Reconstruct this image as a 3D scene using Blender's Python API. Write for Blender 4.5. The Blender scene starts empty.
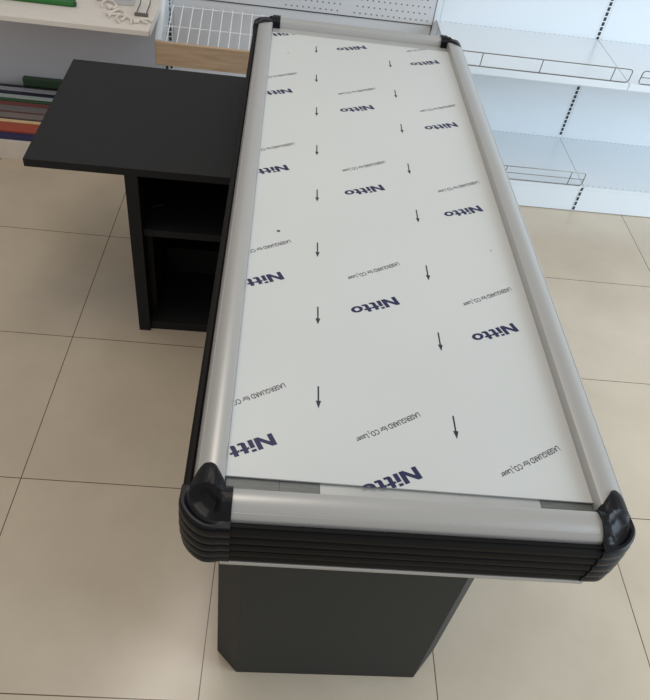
import bpy, bmesh, math, random
from mathutils import Vector, Matrix
random.seed(7)
PI = math.pi
sc = bpy.context.scene
COL = sc.collection

# ------------------------------------------------------------------ helpers
def mat(name, col, rough=0.5, metal=0.0, spec=0.5, noise=None, bump=None, coat=0.0):
    m = bpy.data.materials.new(name); m.use_nodes = True
    nt = m.node_tree; b = nt.nodes['Principled BSDF']
    b.inputs['Base Color'].default_value = (*col, 1)
    b.inputs['Roughness'].default_value = rough
    b.inputs['Metallic'].default_value = metal
    b.inputs['Specular IOR Level'].default_value = spec
    b.inputs['Coat Weight'].default_value = coat
    tc = nt.nodes.new('ShaderNodeTexCoord')
    if noise:
        scale, amt, stretch = noise
        mp = nt.nodes.new('ShaderNodeMapping'); mp.inputs['Scale'].default_value = stretch
        n = nt.nodes.new('ShaderNodeTexNoise'); n.inputs['Scale'].default_value = scale; n.inputs['Detail'].default_value = 4
        nt.links.new(tc.outputs['Object'], mp.inputs['Vector']); nt.links.new(mp.outputs[0], n.inputs['Vector'])
        r = nt.nodes.new('ShaderNodeValToRGB')
        r.color_ramp.elements[0].position = .3; r.color_ramp.elements[1].position = .7
        r.color_ramp.elements[0].color = (*[c*(1-amt) for c in col], 1)
        r.color_ramp.elements[1].color = (*[min(1, c*(1+amt)) for c in col], 1)
        nt.links.new(n.outputs['Fac'], r.inputs['Fac']); nt.links.new(r.outputs['Color'], b.inputs['Base Color'])
    if bump:
        n2 = nt.nodes.new('ShaderNodeTexNoise'); n2.inputs['Scale'].default_value = bump[0]
        bp = nt.nodes.new('ShaderNodeBump'); bp.inputs['Strength'].default_value = bump[1]; bp.inputs['Distance'].default_value = .002
        nt.links.new(tc.outputs['Object'], n2.inputs['Vector']); nt.links.new(n2.outputs['Fac'], bp.inputs['Height'])
        nt.links.new(bp.outputs['Normal'], b.inputs['Normal'])
    return m

def srgb(r, g, b):
    f = lambda c: (c/255/12.92 if c/255 < .04045 else ((c/255+.055)/1.055)**2.4)
    return (f(r), f(g), f(b))

M = {}
M['film'] = mat('white_film', srgb(204, 206, 204), .38, noise=(3, .015, (1, 1, 1)))
M['ink'] = mat('navy_ink', srgb(20, 24, 72), .5)
M['fineink'] = mat('dark_ink', srgb(34, 34, 52), .5)
M['alu'] = mat('anodised_aluminium', srgb(178, 177, 175), .36, .45, bump=(900, .05))
M['steel'] = mat('brushed_steel', srgb(112, 114, 112), .5, .25, noise=(30, .22, (1, 30, 1)))
M['palesteel'] = mat('pale_steel', srgb(185, 186, 184), .4, .3, noise=(12, .05, (1, 6, 1)))
M['bumper'] = mat('black_bumper_plastic', srgb(18, 17, 17), .55, spec=.15, bump=(300, .05))
M['groove'] = mat('dark_groove', srgb(14, 12, 12), .6)
M['cap'] = mat('glossy_black_plastic', srgb(9, 10, 17), .38, spec=.25)
M['black'] = mat('black_laminate', srgb(30, 30, 31), .6, spec=.25, noise=(60, .06, (1, 1, 1)), bump=(500, .06))
M['dark'] = mat('charcoal_steel', srgb(44, 46, 46), .6, spec=.3, noise=(40, .05, (1, 1, 1)))
M['white'] = mat('white_enamel', srgb(222, 228, 233), .22)
M['cream'] = mat('cream_enamel', srgb(222, 214, 204), .42, noise=(20, .03, (1, 1, 1)))
M['grey'] = mat('grey_enamel', srgb(206, 206, 208), .4)
M['backgrey'] = mat('shelf_back_enamel', srgb(196, 198, 206), .45)
M['slot'] = mat('dark_slot', srgb(38, 40, 46), .6)
M['hole'] = mat('dark_hole', srgb(96, 96, 100), .7)
M['wire'] = mat('chrome_wire', srgb(140, 138, 132), .3, .8)
M['whitewire'] = mat('white_wire', srgb(232, 232, 232), .35)
M['plaster'] = mat('wall_paint', srgb(214, 212, 206), .8)
M['hookmetal'] = mat('hook_metal', srgb(120, 118, 114), .35, .8)

def wood():
    m = bpy.data.materials.new('beech_wood'); m.use_nodes = True
    nt = m.node_tree; b = nt.nodes['Principled BSDF']; b.inputs['Roughness'].default_value = .5
    tc = nt.nodes.new('ShaderNodeTexCoord'); mp = nt.nodes.new('ShaderNodeMapping'); mp.inputs['Scale'].default_value = (2, 20, 22)
    n = nt.nodes.new('ShaderNodeTexNoise'); n.inputs['Scale'].default_value = 3; n.inputs['Detail'].default_value = 5
    r = nt.nodes.new('ShaderNodeValToRGB')
    r.color_ramp.elements[0].color = (*srgb(178, 150, 122), 1); r.color_ramp.elements[1].color = (*srgb(204, 176, 146), 1)
    r.color_ramp.elements[0].position = .3; r.color_ramp.elements[1].position = .7
    for a, c in ((tc.outputs['Object'], mp.inputs['Vector']), (mp.outputs[0], n.inputs['Vector']), (n.outputs['Fac'], r.inputs['Fac']), (r.outputs['Color'], b.inputs['Base Color'])):
        nt.links.new(a, c)
    return m
M['wood'] = wood()

TILE = 0.6
def floor_mat():
    m = bpy.data.materials.new('beige_floor_tiles'); m.use_nodes = True
    nt = m.node_tree; L = nt.links.new; b = nt.nodes['Principled BSDF']
    tc = nt.nodes.new('ShaderNodeTexCoord')
    sep = nt.nodes.new('ShaderNodeSeparateXYZ'); L(tc.outputs['Object'], sep.inputs[0])
    def math_(op, a, c=None):
        n = nt.nodes.new('ShaderNodeMath'); n.operation = op
        for i, v in enumerate((a, c)):
            if v is None: continue
            if isinstance(v, (int, float)): n.inputs[i].default_value = v
            else: L(v, n.inputs[i])
        return n.outputs[0]
    def edge(v):
        t = math_('DIVIDE', v, TILE); t = math_('ADD', t, 20.5); t = math_('FRACT', t)
        t = math_('SUBTRACT', t, .5); return math_('ABSOLUTE', t)
    d = math_('MINIMUM', edge(sep.outputs[0]), edge(sep.outputs[1]))
    g = math_('LESS_THAN', d, .0024)
    n1 = nt.nodes.new('ShaderNodeTexNoise'); n1.inputs['Scale'].default_value = 2.6; n1.inputs['Detail'].default_value = 6; n1.inputs['Roughness'].default_value = .6
    L(tc.outputs['Object'], n1.inputs['Vector'])
    r = nt.nodes.new('ShaderNodeValToRGB')
    r.color_ramp.elements[0].position = .3; r.color_ramp.elements[0].color = (*srgb(189, 175, 155), 1)
    r.color_ramp.elements[1].position = .7; r.color_ramp.elements[1].color = (*srgb(204, 190, 170), 1)
    L(n1.outputs['Fac'], r.inputs['Fac'])
    mx = nt.nodes.new('ShaderNodeMixRGB'); mx.inputs['Color2'].default_value = (*srgb(98, 74, 56), 1)
    L(g, mx.inputs['Fac']); L(r.outputs['Color'], mx.inputs['Color1']); L(mx.outputs[0], b.inputs['Base Color'])
    n2 = nt.nodes.new('ShaderNodeTexNoise'); n2.inputs['Scale'].default_value = 1.8; L(tc.outputs['Object'], n2.inputs['Vector'])
    rr = nt.nodes.new('ShaderNodeMapRange'); rr.inputs['To Min'].default_value = .16; rr.inputs['To Max'].default_value = .28
    L(n2.outputs['Fac'], rr.inputs['Value']); L(rr.outputs[0], b.inputs['Roughness'])
    return m
M['floor'] = floor_mat()

def link(name, me, m=None, parent=None):
    o = bpy.data.objects.new(name, me); COL.objects.link(o)
    if m:
        for k in (m if isinstance(m, (list, tuple)) else [m]): me.materials.append(M[k])
    if parent: o.parent = parent
    return o
def tag(o, label=None, cat=None, group=None, kind=None):
    if label: o['label'] = label
    if cat: o['category'] = cat
    if group: o['group'] = group
    if kind: o['kind'] = kind
    return o
def empty(name, loc=(0, 0, 0), rz=0):
    o = bpy.data.objects.new(name, None); COL.objects.link(o); o.location = loc; o.rotation_euler = (0, 0, rz)
    o.empty_display_size = .05
    return o
def finish(bm, name, m, parent=None, bevel=0, smooth=False, seg=2):
    bmesh.ops.remove_doubles(bm, verts=bm.verts, dist=1e-6)
    if bevel:
        es = [e for e in bm.edges if len(e.link_faces) == 2 and e.calc_face_angle(0) > .5]
        bmesh.ops.bevel(bm, geom=es, offset=bevel, segments=seg, affect='EDGES', profile=.5)
    bmesh.ops.recalc_face_normals(bm, faces=bm.faces)
    if smooth:
        for f in bm.faces: f.smooth = True
    me = bpy.data.meshes.new(name); bm.to_mesh(me); bm.free()
    if smooth:
        try: me.set_sharp_from_angle(angle=math.radians(38))
        except Exception: pass
    return link(name, me, m, parent)
def box(bm, x0, x1, y0, y1, z0, z1, mi=0):
    v = [bm.verts.new(p) for p in ((x0,y0,z0),(x1,y0,z0),(x1,y1,z0),(x0,y1,z0),(x0,y0,z1),(x1,y0,z1),(x1,y1,z1),(x0,y1,z1))]
    for q in ((0,3,2,1),(4,5,6,7),(0,1,5,4),(1,2,6,5),(2,3,7,6),(3,0,4,7)):
        bm.faces.new([v[i] for i in q]).material_index = mi
def B(name, dims, m, parent=None, bevel=0):
    bm = bmesh.new(); box(bm, *dims); return finish(bm, name, m, parent, bevel)
def tube(bm, pts, r, n=8, mi=0):
    pts = [Vector(p) for p in pts]; rings = []
    for i, p in enumerate(pts):
        t = (pts[min(i+1, len(pts)-1)] - pts[max(i-1, 0)]).normalized()
        a = t.orthogonal().normalized() if i == 0 else (a - t*a.dot(t)).normalized()
        c = t.cross(a)
        rings.append([bm.verts.new(p + (a*math.cos(2*PI*k/n) + c*math.sin(2*PI*k/n))*r) for k in range(n)])
    for A, C in zip(rings, rings[1:]):
        for k in range(n):
            f = bm.faces.new((A[k], A[(k+1) % n], C[(k+1) % n], C[k])); f.material_index = mi; f.smooth = True
    bm.faces.new(rings[0][::-1]).material_index = mi; bm.faces.new(rings[-1]).material_index = mi
def prism(bm, poly, z0, z1, mi=0):
    a = [bm.verts.new((x, y, z0)) for x, y in poly]; b = [bm.verts.new((x, y, z1)) for x, y in poly]
    n = len(poly)
    bm.faces.new(a[::-1]).material_index = mi; bm.faces.new(b).material_index = mi
    for i in range(n): bm.faces.new((a[i], a[(i+1) % n], b[(i+1) % n], b[i])).material_index = mi
def loft(bm, secs, closed=True, mats=None):
    """secs: lists of Vectors, same length, each a closed ring"""
    R = [[bm.verts.new(p) for p in s] for s in secs]; n = len(R[0])
    for A, C in zip(R, R[1:]):
        for k in range(n):
            if (A[k].co-C[k].co).length < 1e-7 and (A[(k+1) % n].co-C[(k+1) % n].co).length < 1e-7: continue
            f = bm.faces.new((A[k], A[(k+1) % n], C[(k+1) % n], C[k]))
            if mats: f.material_index = mats[k]
    bm.faces.new(R[0][::-1]); bm.faces.new(R[-1])
def extrude_profile(bm, prof, base, out, length_dir, t0, t1, mats=None):
    """prof (d,z): d goes along out from base"""
    base, out, ld = Vector(base), Vector(out), Vector(length_dir)
    secs = [[base + out*d + ld*t + Vector((0, 0, z)) for d, z in prof] for t in (t0, t1)]
    loft(bm, secs, mats=mats)

# ------------------------------------------------------------------ setting
B('floor', (-3.2, 5.2, -3.2, 2.6, -.05, 0), 'floor')['kind'] = 'structure'
w = B('wall_back', (-3.2, 5.2, 2.36, 2.46, 0, 2.8), 'plaster'); w['kind'] = 'structure'

# ------------------------------------------------------------------ checkout counter
TH = .0145
counter = empty('checkout_counter', (.964, -.620, 0), TH)
tag(counter, 'long packing counter with silver rim, black ribbed bumper and film-covered top', 'counter')

UI, V0, V1 = .316, .0665, 2.010           # inner rectangle of the rim
rail = [(0, .835), (0, .8735), (.002, .877), (.010, .880), (.022, .8815), (.032, .8795), (.041, .8745), (.0425, .8728), (.0440, .8732), (.0495, .866), (.0515, .857), (.0515, .840), (.030, .835)]
def ribs(off=0.):
    pr = []
    ztop, n, h = .856, 5, .0218
    for k in range(n):
        d = [.066, .066, .0655, .064, .061][k] + off
        zt = ztop - k*h
        pr += [(d-.006, zt), (d, zt-.0025), (d+.0015, zt-.009), (d+.0005, zt-.0165), (d-.007, zt-.0203)]
    return pr
bump = [(.045, .850), (.0555, .860), (.0615, .8605)] + ribs()[0:] + [(.042, .7465), (.030, .7465), (.030, .83)]
lower = [(.030, .7465), (.060, .7465), (.062, .744), (.060, .735), (.030, .733)]
rib_start = 3
bm_m = [0]*len(bump)
for k in range(5): bm_m[rib_start + 5*k + 4] = 1
sides = [('left', (-UI, 0, 0), (-1, 0, 0), (0, 1, 0), V0, V1), ('right', (UI, 0, 0), (1, 0, 0), (0, 1, 0), V0, V1),
         ('front', (0, V0, 0), (0, -1, 0), (1, 0, 0), -UI, UI), ('back', (0, V1, 0), (0, 1, 0), (1, 0, 0), -UI, UI)]
for nm, base, out, ld, t0, t1 in sides:
    rl_ = [(d*(1.10 if nm == 'right' else 1), z) for d, z in rail]
    bm = bmesh.new(); extrude_profile(bm, rl_, base, out, ld, t0, t1); finish(bm, 'rim_rail', 'alu', counter, smooth=True)
    bp_ = [(d-.012 if nm == 'right' and d > .05 else d, z) for d, z in bump]
    bm = bmesh.new(); extrude_profile(bm, bp_, base, out, ld, t0, t1, bm_m); finish(bm, 'ribbed_bumper', ['bumper', 'groove'], counter, smooth=True)
    lw_ = [(d-.014 if nm == 'right' and d > .05 else d, z) for d, z in lower]
    bm = bmesh.new(); extrude_profile(bm, lw_, base, out, ld, t0, t1); finish(bm, 'lower_trim', 'alu', counter, smooth=True)

# corner caps: the rail section, a little larger, swept round the corner and dished in the middle
top_rail = [(-.003, .857), (-.003, .866), (-.003, .876), (.005, .883), (.014, .8865), (.024, .887), (.034, .885), (.043, .879), (.050, .871), (.0545, .864), (.060, .8635), (.066, .8630), (.0675, .8605)]
top_dish = [(-.001, .857), (-.001, .866), (-.001, .878), (.005, .886), (.013, .889), (.019, .882), (.026, .868), (.036, .860), (.050, .8575), (.060, .860), (.065, .8645), (.069, .8645), (.0725, .861)]
rib_a = ribs(.0025); rib_b = [(d + .00022*k, z) for k, (d, z) in enumerate(ribs(.006))]
tail_a = [(.048, .748), (.040, .738), (-.001, .738)]; tail_b = [(.062, .742), (.050, .730), (-.001, .730)]
def fine(pr, n=3):
    out = []
    for (a, b), (c, d) in zip(pr, pr[1:]):
        out += [(a+(c-a)*k/n, b+(d-b)*k/n) for k in range(n)]
    return out + [pr[-1]]
prA = fine(top_rail) + rib_a + tail_a; prB = fine(top_dish) + rib_b + tail_b
def corner(sx, sy, ey, ex):
    """sx, sy signs of the corner; ey, ex how far the cap runs along the side and the end rails"""
    c = Vector((sx*UI, V0 if sy < 0 else V1, 0))
    secs = []
    def reach(d): return .30 + .70*math.exp(-(abs(d-(.027 if sx < 0 else .034))/.021)**3)
    def sec(o, out, wgt, shrink=0., along=None, t=0.):
        ring = []
        for (da, za), (db, zb) in zip(prA, prB):
            d = da*(1-wgt) + db*wgt; z = za*(1-wgt) + zb*wgt
            if shrink: d = max(0, d - .0)*1.0 ; z = z - shrink if z > .86 else z
            if sy > 0 and d < 0 and wgt < .01: d = -.009
            if sx > 0 and d > .05: d -= .011*abs(out.x)**.7
            p = o + out*d + Vector((0, 0, z))
            if along: p += along*(t*reach(da))
            ring.append(p)
        return ring
    ox = Vector((sx, 0, 0)); oy = Vector((0, sy, 0))
    for t, s_ in ((ey, .003), (ey-.004, .0012), (ey-.012, 0), (ey*.5, 0)):
        secs.append(sec(c, ox, 0, s_, -oy, t))
    N = 12
    for i in range(N+1):
        a = i/N*PI/2
        wgt = min(1, math.sin(2*a)*1.35 + .0)
        secs.append(sec(c, ox*math.cos(a) + oy*math.sin(a), wgt))
    for t in (ex*.6, ex):
        secs.append(sec(c - ox*t, oy, 0))
    bm = bmesh.new(); loft(bm, secs)
    return finish(bm, 'corner_cap', 'cap', counter, smooth=True)
corner(-1, -1, .041, .016); corner(1, -1, .040, .010); corner(-1, 1, .034, .026); corner(1, 1, .036, .022)

# inner tray, under-frame, supports
B('tray_frame', (-UI-.034, UI+.034, V0-.034, V1+.034, .742, .834), 'dark', counter)
for (x0, x1, m_) in ((-.3145, -.226, 'steel'), (-.2255, -.158, 'steel'), (-.1575, .222, 'palesteel'), (.2225, .3145, 'steel')):
    B('end_plate', (x0, x1, V0+.001, V0+.06, .834, .852), m_, counter)
B('top_bed', (-.3145, .3145, V0+.061, V1-.001, .834, .8545), 'palesteel', counter)

# the film-covered sheet with its print (print is a second and third material of the same mesh)
FZ = .8575
sheet = bmesh.new()
prism(sheet, [(-.3156, .1055), (.3156, .091), (.3156, 1.960), (-.3156, 1.964)], .8545, FZ)
def text_mesh(s, size, bold, spacing=1., shear=0, xs=1.):
    cu = bpy.data.curves.new('print', 'FONT'); cu.body = s; cu.size = size; cu.offset = bold; cu.resolution_u = 3
    cu.space_character = spacing; cu.align_x = 'LEFT'
    o = bpy.data.objects.new('print', cu); COL.objects.link(o); bpy.context.view_layer.update()
    dg = bpy.context.evaluated_depsgraph_get(); me = bpy.data.meshes.new_from_object(o.evaluated_get(dg))
    bpy.data.objects.remove(o)
    xs_ = [v.co.x for v in me.vertices]; w = max(xs_) - min(xs_); x0 = min(xs_)
    for v in me.vertices: v.co.x = (v.co.x - x0)*xs
    return me, w*xs
def stamp(me, x, y, ang, mi):
    b2 = bmesh.new(); b2.from_mesh(me)
    b2.transform(Matrix.Translation((x, y, FZ+.0003)) @ Matrix.Rotation(ang, 4, 'Z'))
    for pl, no in (((-.313, 0, 0), (-1, 0, 0)), ((.313, 0, 0), (1, 0, 0)), ((0, 1.961, 0), (0, 1, 0)), ((0, .099, 0), (.0235, -1, 0))):
        bmesh.ops.bisect_plane(b2, geom=b2.verts[:]+b2.edges[:]+b2.faces[:], plane_co=pl, plane_no=no, clear_outer=True)
    for f in b2.faces:
        f.material_index = mi
        vs = [sheet.verts.new(v.co) for v in f.verts]
        g = sheet.faces.new(vs); g.material_index = mi
    b2.free()
def word_mesh():
    """wide heavy lower-case lettering drawn as polygons, cap height 1"""
    b2 = bmesh.new()
    def poly(p): b2.faces.new([b2.verts.new((x, y, 0)) for x, y in p])
    def rect(x0, x1, y0, y1): poly([(x0, y0), (x1, y0), (x1, y1), (x0, y1)])
    x = 0; W_ = 1.42; S = .37
    rect(x, x+S, 0, 1); rect(x+W_-S, x+W_, 0, 1); poly([(x+S, 1), (x+S, .62), (x+W_-S, 0), (x+W_-S, .38)])
    x += W_ + .13
    rect(x, x+.35, 0, .68); rect(x, x+.35, .80, 1)
    x += .35 + .08
    for k in range(2):
        rect(x+.14, x+.48, .16, .94); rect(x, x+.14, .51, .68); rect(x+.48, x+.70, .51, .68)
        poly([(x+.14, .16), (x+.20, .05), (x+.34, 0), (x+.70, 0), (x+.70, .17), (x+.48, .17), (x+.48, .2)])
        x += .70 + .05
    n = 20; cx, cy = x+.56, .34
    for i in range(n):
        a, c_ = 2*PI*i/n, 2*PI*(i+1)/n
        f = lambda t, rx, ry: (cx+rx*math.cos(t), cy+ry*math.sin(t))
        poly([f(a, .56, .36), f(c_, .56, .36), f(c_, .23, .18), f(a, .23, .18)])
    x += 1.12
    me = bpy.data.meshes.new('print'); b2.to_mesh(me); b2.free(); return me, x
nitto, nw = word_mesh()
laser, lw = text_mesh('LASERGUARD for CO', .0142, .0001, 1.0)
sub2, _ = text_mesh('2', .009, .0, 1.0)
las2, _ = text_mesh(' Laser', .0142, .0001, 1.0)
PIT = .4465
ang = PI + math.radians(26)
angl = PI + math.radians(30)
CAPH = .0262
nitto.transform(Matrix.Diagonal((.112/nw, CAPH, 1, 1))); sl = .108/lw
for m_ in (laser, sub2, las2): m_.transform(Matrix.Diagonal((sl, sl*1.38, 1, 1)))
def dirv(a): return math.cos(a), math.sin(a)
for cu_, vN, vL in ((-.238, .187, .318), (.014, .134, .268), (.268, .078, .210)):
    for k in range(-1, 6):
        dx, dy = dirv(ang); nx, ny = -dy, dx
        stamp(nitto, cu_ - nx*CAPH/2, vN + PIT*k - ny*CAPH/2, ang, 1)
        lx, ly = dirv(angl); X = cu_ + .012 ; Y = vL + PIT*k
        stamp(laser, X, Y, angl, 2)
        stamp(sub2, X + lx*.1085 + ly*.004, Y + ly*.1085 - lx*.004, angl, 2)
        stamp(las2, X + lx*.115, Y + ly*.115, angl, 2)
def arrow(x, y0, y1):
    w, hw, hl = .0015, .0050, .018
    p = [(x-w, y0), (x-w, y1+hl), (x-hw, y1+hl), (x, y1), (x+hw, y1+hl), (x+w, y1+hl), (x+w, y0)]
    vs = [sheet.verts.new((a, b, FZ+.0003)) for a, b in p]
    for q in ((0, 1, 5, 6), (2, 3, 4)):
        sheet.faces.new([vs[i] for i in q]).material_index = 2
for k in range(8):
    arrow(-.160, .316+.2235*k, .262+.2235*k); arrow(.093, .265+.2235*k, .211+.2235*k)
# two specks of dirt on the film
for (x, y, r) in ((-.252, .795, .004), (-.255, 1.80, .0022), (.262, .79, .0018)):
    vs = [sheet.verts.new((x+r*math.cos(a*1.05)*(1+.3*(a % 2)), y+r*math.sin(a*1.05), FZ+.0003)) for a in range(6)]
    sheet.faces.new(vs).material_index = 2
me = bpy.data.meshes.new('film_sheet'); sheet.to_mesh(me); sheet.free()
fs = link('film_sheet', me, ['film', 'ink', 'fineink'], counter)
fs['label'] = 'off-white protective film sheet printed with navy words and arrows'
# pedestal with chamfered corners, running under the whole top
u0, u1, v0, v1, c = -.329, .243, .0975, 1.93, .052
bm = bmesh.new()
prism(bm, [(u0+c, v0), (u1-c*1.25, v0), (u1, v0+c*1.45), (u1, v1-c), (u1-c, v1), (u0+c, v1), (u0, v1-c), (u0, v0+c)], 0, .742)
pd = finish(bm, 'pedestal', 'dark', counter, bevel=.0015)
for ch in counter.children:          # the top sits very slightly out of square with its pedestal
    if ch.type == 'MESH' and ch.name.split('.')[0] not in ('film_sheet', 'pedestal'):
        for v in ch.data.vertices: v.co.y -= .012*v.co.x
# ------------------------------------------------------------------ side desk with open cabinet
desk = empty('side_desk', (-.069, .665, 0), .0165)
tag(desk, 'low black laminate side desk over an open shelf cabinet, left of the counter', 'desk')
bm = bmesh.new(); prism(bm, [(.002, -.006), (.678, -.006), (.678, .684), (-.012, .684)], .648, .674); finish(bm, 'desktop', 'black', desk, bevel=.0015)
X0, X1 = .293, .668
B('side_panel', (X0, X0+.040, -.006, .660, 0.0, .648), 'black', desk, .001)
B('side_panel', (X1-.03, X1, -.006, .660, 0.0, .648), 'black', desk, .001)
B('back_panel', (X0+.04, X1-.03,   .645, .660, 0.0, .648), 'black', desk)
B('shelf', (X0+.04, X1-.03, .012, .645, .415, .440), 'black', desk, .001)
B('shelf', (X0+.04, X1-.03, .006, .645, .0, .035), 'black', desk, .001)
B('divider', (X0+.04, X0+.058, .06, .645, .035, .415), 'black', desk)
B('inner_step', (X0+.058, X1-.03, .30, .645, .035, .15), 'black', desk, .001)
cab = bmesh.new(); tube(cab, [(0, 0, 0), (.01, .01, .001), (.022, .014, 0), (.036, .022, .0)], .0028, 6)
o = finish(cab, 'cable_end', 'hookmetal', None, smooth=True); o.location = (.272, .80, .4432+.003)
tag(o, 'short grey cable end lying inside the dark cabinet of the side desk', 'cable')

# ------------------------------------------------------------------ shelving row
RA = .0165
def rowpt(x, y, z): return (x*math.cos(RA) - y*math.sin(RA), 1.717 + x*math.sin(RA) + y*math.cos(RA), z)
def unit(x, label):
    o = empty('shelving_unit', rowpt(x, 0, 0), RA)
    return tag(o, label, 'shelving', 'white shop shelving units along the back wall')
DEP = .478; HT = 1.75
def upright(par, x, z0=.0, zslots=(.155, 1.7), front=True):
    bm = bmesh.new(); box(bm, x-.015, x+.015, DEP+.0005, DEP+.055, 0, HT)
    z = zslots[0]
    while front and z < zslots[1]:
        box(bm, x-.0065, x+.0065, DEP-.0006, DEP+.002, z, z+.0165, 1); z += .0225
    return finish(bm, 'upright', ['white', 'slot'], par)
def wire_guard(par, x0, x1, y, z, h, mid, posts, lean=0.):
    bm = bmesh.new(); r = .0024; c = .012
    loop = [(x0+c, y, z), (x1-c, y, z), (x1-.003, y, z+.004), (x1, y-lean*.3, z+c), (x1, y-lean, z+h-c), (x1-.003, y-lean, z+h-.004), (x1-c, y-lean, z+h),
            (x0+c, y-lean, z+h), (x0+.003, y-lean, z+h-.004), (x0, y-lean, z+h-c), (x0, y-lean*.3, z+c), (x0+.003, y, z+.004), (x0+c, y, z)]
    tube(bm, loop, r, 6)
    if mid: tube(bm, [(x0, y-lean*.5, z+h*.5), (x1, y-lean*.5, z+h*.5)], r*.8, 6)
    for px in posts: tube(bm, [(px, y, z-.004), (px, y-lean, z+h)], r*.9, 6)
    return finish(bm, 'wire_guard', 'wire', par, smooth=True)
def holes(bm, x0, x1, z, step, mi, y=DEP-.0006, r=.0022):
    x = x0
    while x < x1:
        box(bm, x-r, x+r, y, y+.001, z-r, z+r, mi); x += step
def flatdots(bm, x0, x1, y, z, step, mi, r=.0022):
    x = x0
    while x < x1:
        box(bm, x-r, x+r, y-r, y+r, z-.001, z+.0005, mi); x += step

# unit A (left)
A = unit(-.96, 'white shelving unit at far left, holding coloured boards low and pale clutter above')
WA = 1.070
B('back_panel', (0, WA-.017, DEP, DEP+.014, .08, HT), 'backgrey', A)
B('kick_plate', (0, WA-.002, 0.0, .012, 0, .093), 'cream', A, .001)
B('base_deck', (0, WA-.002, .012, DEP, .075, .093), 'cream', A)
sh = B('shelf', (0, WA-.001, 0.0, DEP, .644, .652), 'cream', A, .001)
B('shelf_lip', (0, WA-.001, -.004, .004, .633, .654), 'cream', sh, .0015)
B('shelf_lip', (0, WA-.001, .004, .022, .652, .655), 'cream', sh, .001)
B('shelf_bracket', (WA-.012, WA-.002, .05, DEP, .615, .644), 'cream', sh)
upright(A, .0)
# unit B (middle): slanted wire tray and perforated panel
Bu = unit(.110, 'white shelving unit with perforated back and slanted wire tray, behind the counter end')
WB = 1.249
bm = bmesh.new(); box(bm, .029, WB-.017, DEP, DEP+.014, .08, .628); finish(bm, 'back_panel', 'grey', Bu)
bm = bmesh.new(); box(bm, .029, WB-.016, DEP-.006, DEP+.010, .634, HT)
yy = DEP-.0064
for r_ in range(9):
    z = .650 + r_*.030
    for i in range(46):
        x = .545 + i*.0265 + (r_ % 2)*.010
        if x > WB-.04: break
        if (i in (10, 11) and r_ < 4) or (r_ == 2 and i < 9): continue
        box(bm, x-.0036, x+.0036, yy, yy+.001, z-.0028, z+.0028, 1)
finish(bm, 'perforated_panel', ['grey', 'hole'], Bu)
B('panel_seam', (.017, WB-.016, DEP-.004, DEP+.012, .628, .634), 'hookmetal', Bu)
B('panel_edge', (WB-.016, WB-.0125, DEP-.007, DEP+.012, .612, HT), 'hookmetal', Bu)
B('kick_plate', (.002, WB-.002, 0.0, .012, 0, .135), 'grey', Bu, .001)
B('base_deck', (.002, WB-.002, .012, DEP, .115, .135), 'grey', Bu)
upright(Bu, .012)
tray = empty('wire_tray'); tray.parent = Bu; tray.location = (0, 0, 0)
YF, ZF, YK, ZK = .205, .527, DEP-.02, .600        # front and back of the tray floor
bm = bmesh.new()
x0, x1 = .000, .50
n = 10
for i in range(n+1):
    x = x0+.035 + (x1-x0-.05)*i/n
    tube(bm, [(x, YF, ZF), (x, YK, ZK)], .0027, 5)
for t in (0.02, .45, .98):
    y = YF+(YK-YF)*t; z = ZF+(ZK-ZF)*t-.003
    tube(bm, [(x0+.01, y, z), (x1-.005, y, z)], .0022, 6)
finish(bm, 'wire_grid', 'whitewire', tray, smooth=True)
B('front_board', (x0-.012, x1, YF-.018, YF, .432, .535), 'wood', tray, .002)
bm = bmesh.new()
for (xa, xb) in ((x0-.012, x0+.014),):
    secs = [[Vector((xa, y, z)) for y, z in ((YF, .425), (YF, .540), (YK+.014, .70), (YK+.014, .55))], [Vector((xb, y, z)) for y, z in ((YF, .425), (YF, .540), (YK+.014, .70), (YK+.014, .55))]]
    loft(bm, secs)
finish(bm, 'end_bracket', 'white', tray)
# unit C (right, bright)
C = unit(1.362, 'white shelving unit with two wire guards, just right of the counter end')
WC = .787
def bright_unit(U, W, guards):
    B('back_panel', (.016, W-.016, DEP, DEP+.014, .08, HT), 'white', U)
    bm = bmesh.new(); box(bm, .001, W-.001, 0.0, .012, 0.004, .128)
    finish(bm, 'kick_plate', 'white', U, .001)
    bm = bmesh.new(); box(bm, .0015, W-.0015, -.003, DEP, .128, .140)
    flatdots(bm, .02, W-.01, DEP-.006, .140, .024, 1); flatdots(bm, .02, W-.01, .010, .140, .030, 1)
    finish(bm, 'base_deck', ['white', 'hole'], U)
    bm = bmesh.new(); box(bm, .0022, W-.0022, -.002, DEP, .648, .656)
    flatdots(bm, .02, W-.01, DEP-.006, .656, .024, 1)
    s = finish(bm, 'shelf', ['white', 'hole'], U)
    B('shelf_lip', (.0022, W-.0022, -.006, -.002, .628, .658), 'white', s, .001)
    return s
sC = bright_unit(C, WC, 1)
upright(C, 0, front=False); upright(C, WC)
bm = bmesh.new(); box(bm, WC-.014, WC+.000, -.0015, .002, .004, .128)
z = .01
while z < .12: box(bm, WC-.011, WC-.001, -.0035, -.0005, z, z+.018, 1); z += .027
finish(bm, 'foot_post', ['white', 'slot'], C)
wire_guard(sC, .01, WC-.006, .004, .6585, .058, False, (.125, .385, WC-.085), .004)
wire_guard(C, .01, WC-.015, .004, .142, .07, True, (.125, .385, WC-.085), .004)
D = unit(1.362+WC, 'brightest white shelving unit at the right edge, its bottom deck bare')
sD = bright_unit(D, .95, 1)
wire_guard(sD, .040, .93, .004, .6585, .058, True, (.25, .45), .004)
upright(D, .95)

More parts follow.
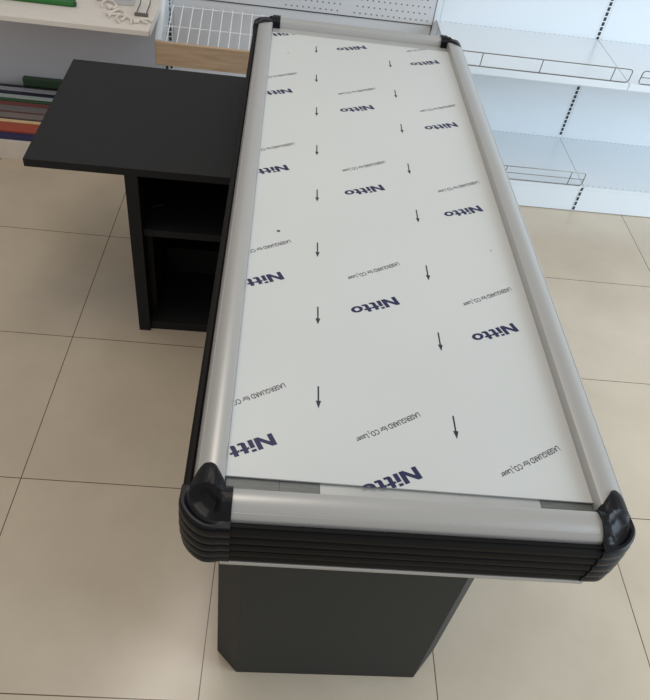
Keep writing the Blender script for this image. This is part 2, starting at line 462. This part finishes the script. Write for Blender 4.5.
# ------------------------------------------------------------------ coloured boards on the left bottom deck
# (depth start, depth end, height, colour name, label)
def sheetmat(nm, c): M[nm] = mat(nm, srgb(*c), .45)
defs = [
 (.000, .034, .030, 'navy_blue', (44, 46, 92), 'dark blue board on the bottom shelf, frontmost in the row', 'board'),
 (.036, .108, .045, 'orange_red', (176, 84, 62), 'wide orange-red board on the bottom shelf, behind the dark blue one'),
 (.110, .128, .052, 'cream_yellow', (232, 206, 160), 'thin cream board on the bottom shelf beside the orange-red one'),
 (.130, .150, .040, 'dark_brown', (72, 58, 52), 'thin dark brown board between cream and grey boards'),
 (.152, .196, .048, 'warm_grey', (140, 128, 124), 'warm grey board on the bottom shelf, behind the dark brown one'),
 (.198, .206, .050, 'rust_brown', (108, 66, 58), 'very thin rust brown board between two grey boards'),
 (.208, .262, .050, 'mid_grey', (128, 122, 122), 'wide mid-grey board on the bottom shelf, behind the rust brown one'),
 (.264, .292, .055, 'dull_red', (134, 72, 70), 'dull red board on the bottom shelf, just in front of the green one'),
 (.294, .318, .062, 'leaf_green', (52, 92, 56), 'leaf green board on the bottom shelf between red and pale boards'),
 (.320, .350, .066, 'pale_green_white', (192, 204, 202), 'pale whitish board on the bottom shelf in front of the navy one'),
 (.352, .382, .068, 'black_navy', (28, 28, 50), 'blackish navy board on the bottom shelf between two pale boards'),
 (.384, .416, .074, 'lilac_grey', (170, 170, 182), 'lilac grey board on the bottom shelf, behind the navy one'),
 (.418, .432, .080, 'jet_black', (22, 22, 26), 'thin black board rearmost in the row on the bottom shelf'),
]
for i, d in enumerate(defs):
    sheetmat(d[3], d[4])
    o = B('storage_board', (0, 1.0, 0, d[1]-d[0], 0, d[2]*.6), d[3], None, .0015)
    o.location = rowpt(-.945 + .004*(i % 3), d[0]+.012 if i else .012, .093); o.rotation_euler = (0, 0, RA)
    tag(o, d[5], 'board', 'coloured boards on the left bottom shelf')
sheetmat('dark_green', (46, 70, 48))
o = B('green_box', (0, .5, 0, .03, 0, .085), 'dark_green', None, .003); o.location = rowpt(-.60, .4465, .093); o.rotation_euler = (0, 0, RA)
tag(o, 'dark green box standing behind the boards on the bottom shelf', 'box')

# ------------------------------------------------------------------ clutter on the left upper shelf
sheetmat('pen_green', (32, 104, 40)); sheetmat('deep_green', (26, 72, 32)); sheetmat('bone_plastic', (222, 214, 204)); sheetmat('box_grey', (190, 190, 190))
def green_bar(loc, rz, length, lab, m_):
    r = empty('green_bar', loc, rz)
    bm = bmesh.new(); prism(bm, [(-.011, 0), (.011, 0), (.0145, .009), (.011, .019), (-.011, .019), (-.0145, .009)], 0, length)
    bm.transform(Matrix.Rotation(PI/2, 4, 'Y') @ Matrix.Rotation(PI/2, 4, 'Z'))
    finish(bm, 'body', m_, r, bevel=.001)
    bm = bmesh.new(); prism(bm, [(-.008, .003), (.008, .003), (.010, .009), (.008, .016), (-.008, .016), (-.010, .009)], 0, .010)
    bm.transform(Matrix.Rotation(PI/2, 4, 'Y') @ Matrix.Rotation(PI/2, 4, 'Z'))
    e = finish(bm, 'end_plug', 'deep_green' if m_ == 'pen_green' else 'pen_green', r); e.location = (length, 0, 0)
    return tag(r, lab, 'bar', 'green bars on the left upper shelf')


green_bar((-.80, 1.875, .653), .012, .575, 'front green bar lying on the left upper shelf, brighter of the two', 'pen_green')
green_bar((-.80, 1.925, .653), .000, .560, 'darker green bar on the left upper shelf, behind the brighter bar', 'deep_green')

def bracket(loc, rz, lab, s=1.):
    s *= 1.35
    r = empty('plastic_bracket', loc, rz)
    bm = bmesh.new(); tube(bm, [(0, 0, .004), (.03*s, .016*s, .007), (.06*s, .020*s, .009), (.09*s, .010*s, .007), (.105*s, -.014*s, .004)], .0052, 7)
    finish(bm, 'curved_arm', 'bone_plastic', r, smooth=True)
    bm = bmesh.new(); tube(bm, [(.03*s, .016*s, .007), (.045*s, -.02*s, .008), (.07*s, -.036*s, .005)], .0046, 7)
    finish(bm, 'short_arm', 'bone_plastic', r, smooth=True)
    bm = bmesh.new(); box(bm, -.012, .012, -.010, .010, 0, .012); finish(bm, 'clip', 'bone_plastic', r, bevel=.002)
    return tag(r, lab, 'bracket', 'pale plastic brackets on the left upper shelf')
bracket((-.085, 1.905, .6545), -.9, 'pale curved plastic bracket lying nearest the small grey bin, left of the pile')
bracket((-.070, 1.832, .6545), -.45, 'pale curved plastic bracket in the middle of the pile, by the shelf edge', .85)
bracket((.048, 1.790, .6545), .35, 'pale curved plastic bracket at the right of the pile, nearest the wire hook', .45)
bracket((-.15, 1.985, .6545), -.7, 'pale curved plastic bracket farthest back on the left upper shelf', .9)
# small bin
r = empty('storage_bin', (-.035, 1.985, .6525), .1)
bm = bmesh.new()
o1 = [(-.045, -.035), (.045, -.035), (.045, .035), (-.045, .035)]
secs = [[Vector((x*s, y*s, z)) for x, y in o1] for s, z in ((.82, 0), (1, .085), (.94, .085), (.78, .006))]
loft(bm, secs); finish(bm, 'body', 'box_grey', r, bevel=.002)
B('label_strip', (-.03, .03, -.036, -.0325, .03, .05), 'bone_plastic', r)
tag(r, 'small grey plastic bin standing at the back of the pale brackets', 'bin')
# double prong hook
r = empty('prong_hook', (.055, 1.865, .6525), RA)
B('mounting_plate', (-.028, .028, -.006, .006, 0, .012), 'hookmetal', r, .001)
for s in (-1, 1):
    bm = bmesh.new(); tube(bm, [(s*.020, 0, .008), (s*.020, .03, .012), (s*.020, .10, .014), (s*.020, .115, .024)], .0026, 7)
    finish(bm, 'prong', 'hookmetal', r, smooth=True)
tag(r, 'metal double prong hook lying on the left upper shelf beside the wire tray', 'hook')

# ------------------------------------------------------------------ light
W = bpy.data.worlds.new('shop_light'); sc.world = W; W.use_nodes = True
bg = W.node_tree.nodes['Background']; bg.inputs['Color'].default_value = (1.0, .96, .90, 1); bg.inputs['Strength'].default_value = .52
def area(name, loc, target, sx, sy, power, col):
    l = bpy.data.lights.new(name, 'AREA'); l.shape = 'RECTANGLE'; l.size = sx; l.size_y = sy; l.energy = power; l.color = col
    o = bpy.data.objects.new(name, l); COL.objects.link(o); o.location = loc
    o.rotation_euler = (Vector(target) - Vector(loc)).to_track_quat('-Z', 'Y').to_euler()
    return o
area('window_daylight', (4.2, -.7, 1.75), (1.8, 1.4, .2), 3.2, 2.6, 132, (.70, .86, 1.0))
area('ceiling_lamp', (.3, .6, 3.1), (.5, .5, 0), 1.6, .4, 16, (1.0, .92, .84))

# ------------------------------------------------------------------ camera
cd = bpy.data.cameras.new('camera'); co = bpy.data.objects.new('camera', cd); COL.objects.link(co)
a = (0.7764155384714865, -0.11489940880966824, 0.0030885250152644875)
co.matrix_world = Matrix.Translation((0.7011990608022329, -1.1825394308428554, 1.8418881332321104)) @ (Matrix.Rotation(a[2], 4, 'Z') @ Matrix.Rotation(a[1], 4, 'Y') @ Matrix.Rotation(a[0], 4, 'X'))
cd.sensor_fit = 'HORIZONTAL'; cd.sensor_width = 36; cd.lens = 698.835/650*36; cd.clip_start = .02
sc.camera = co
sc.view_settings.view_transform = 'Standard'; sc.view_settings.look = 'None'; sc.view_settings.gamma = 1
sc.view_settings.use_curve_mapping = False; sc.view_settings.exposure = 0.0
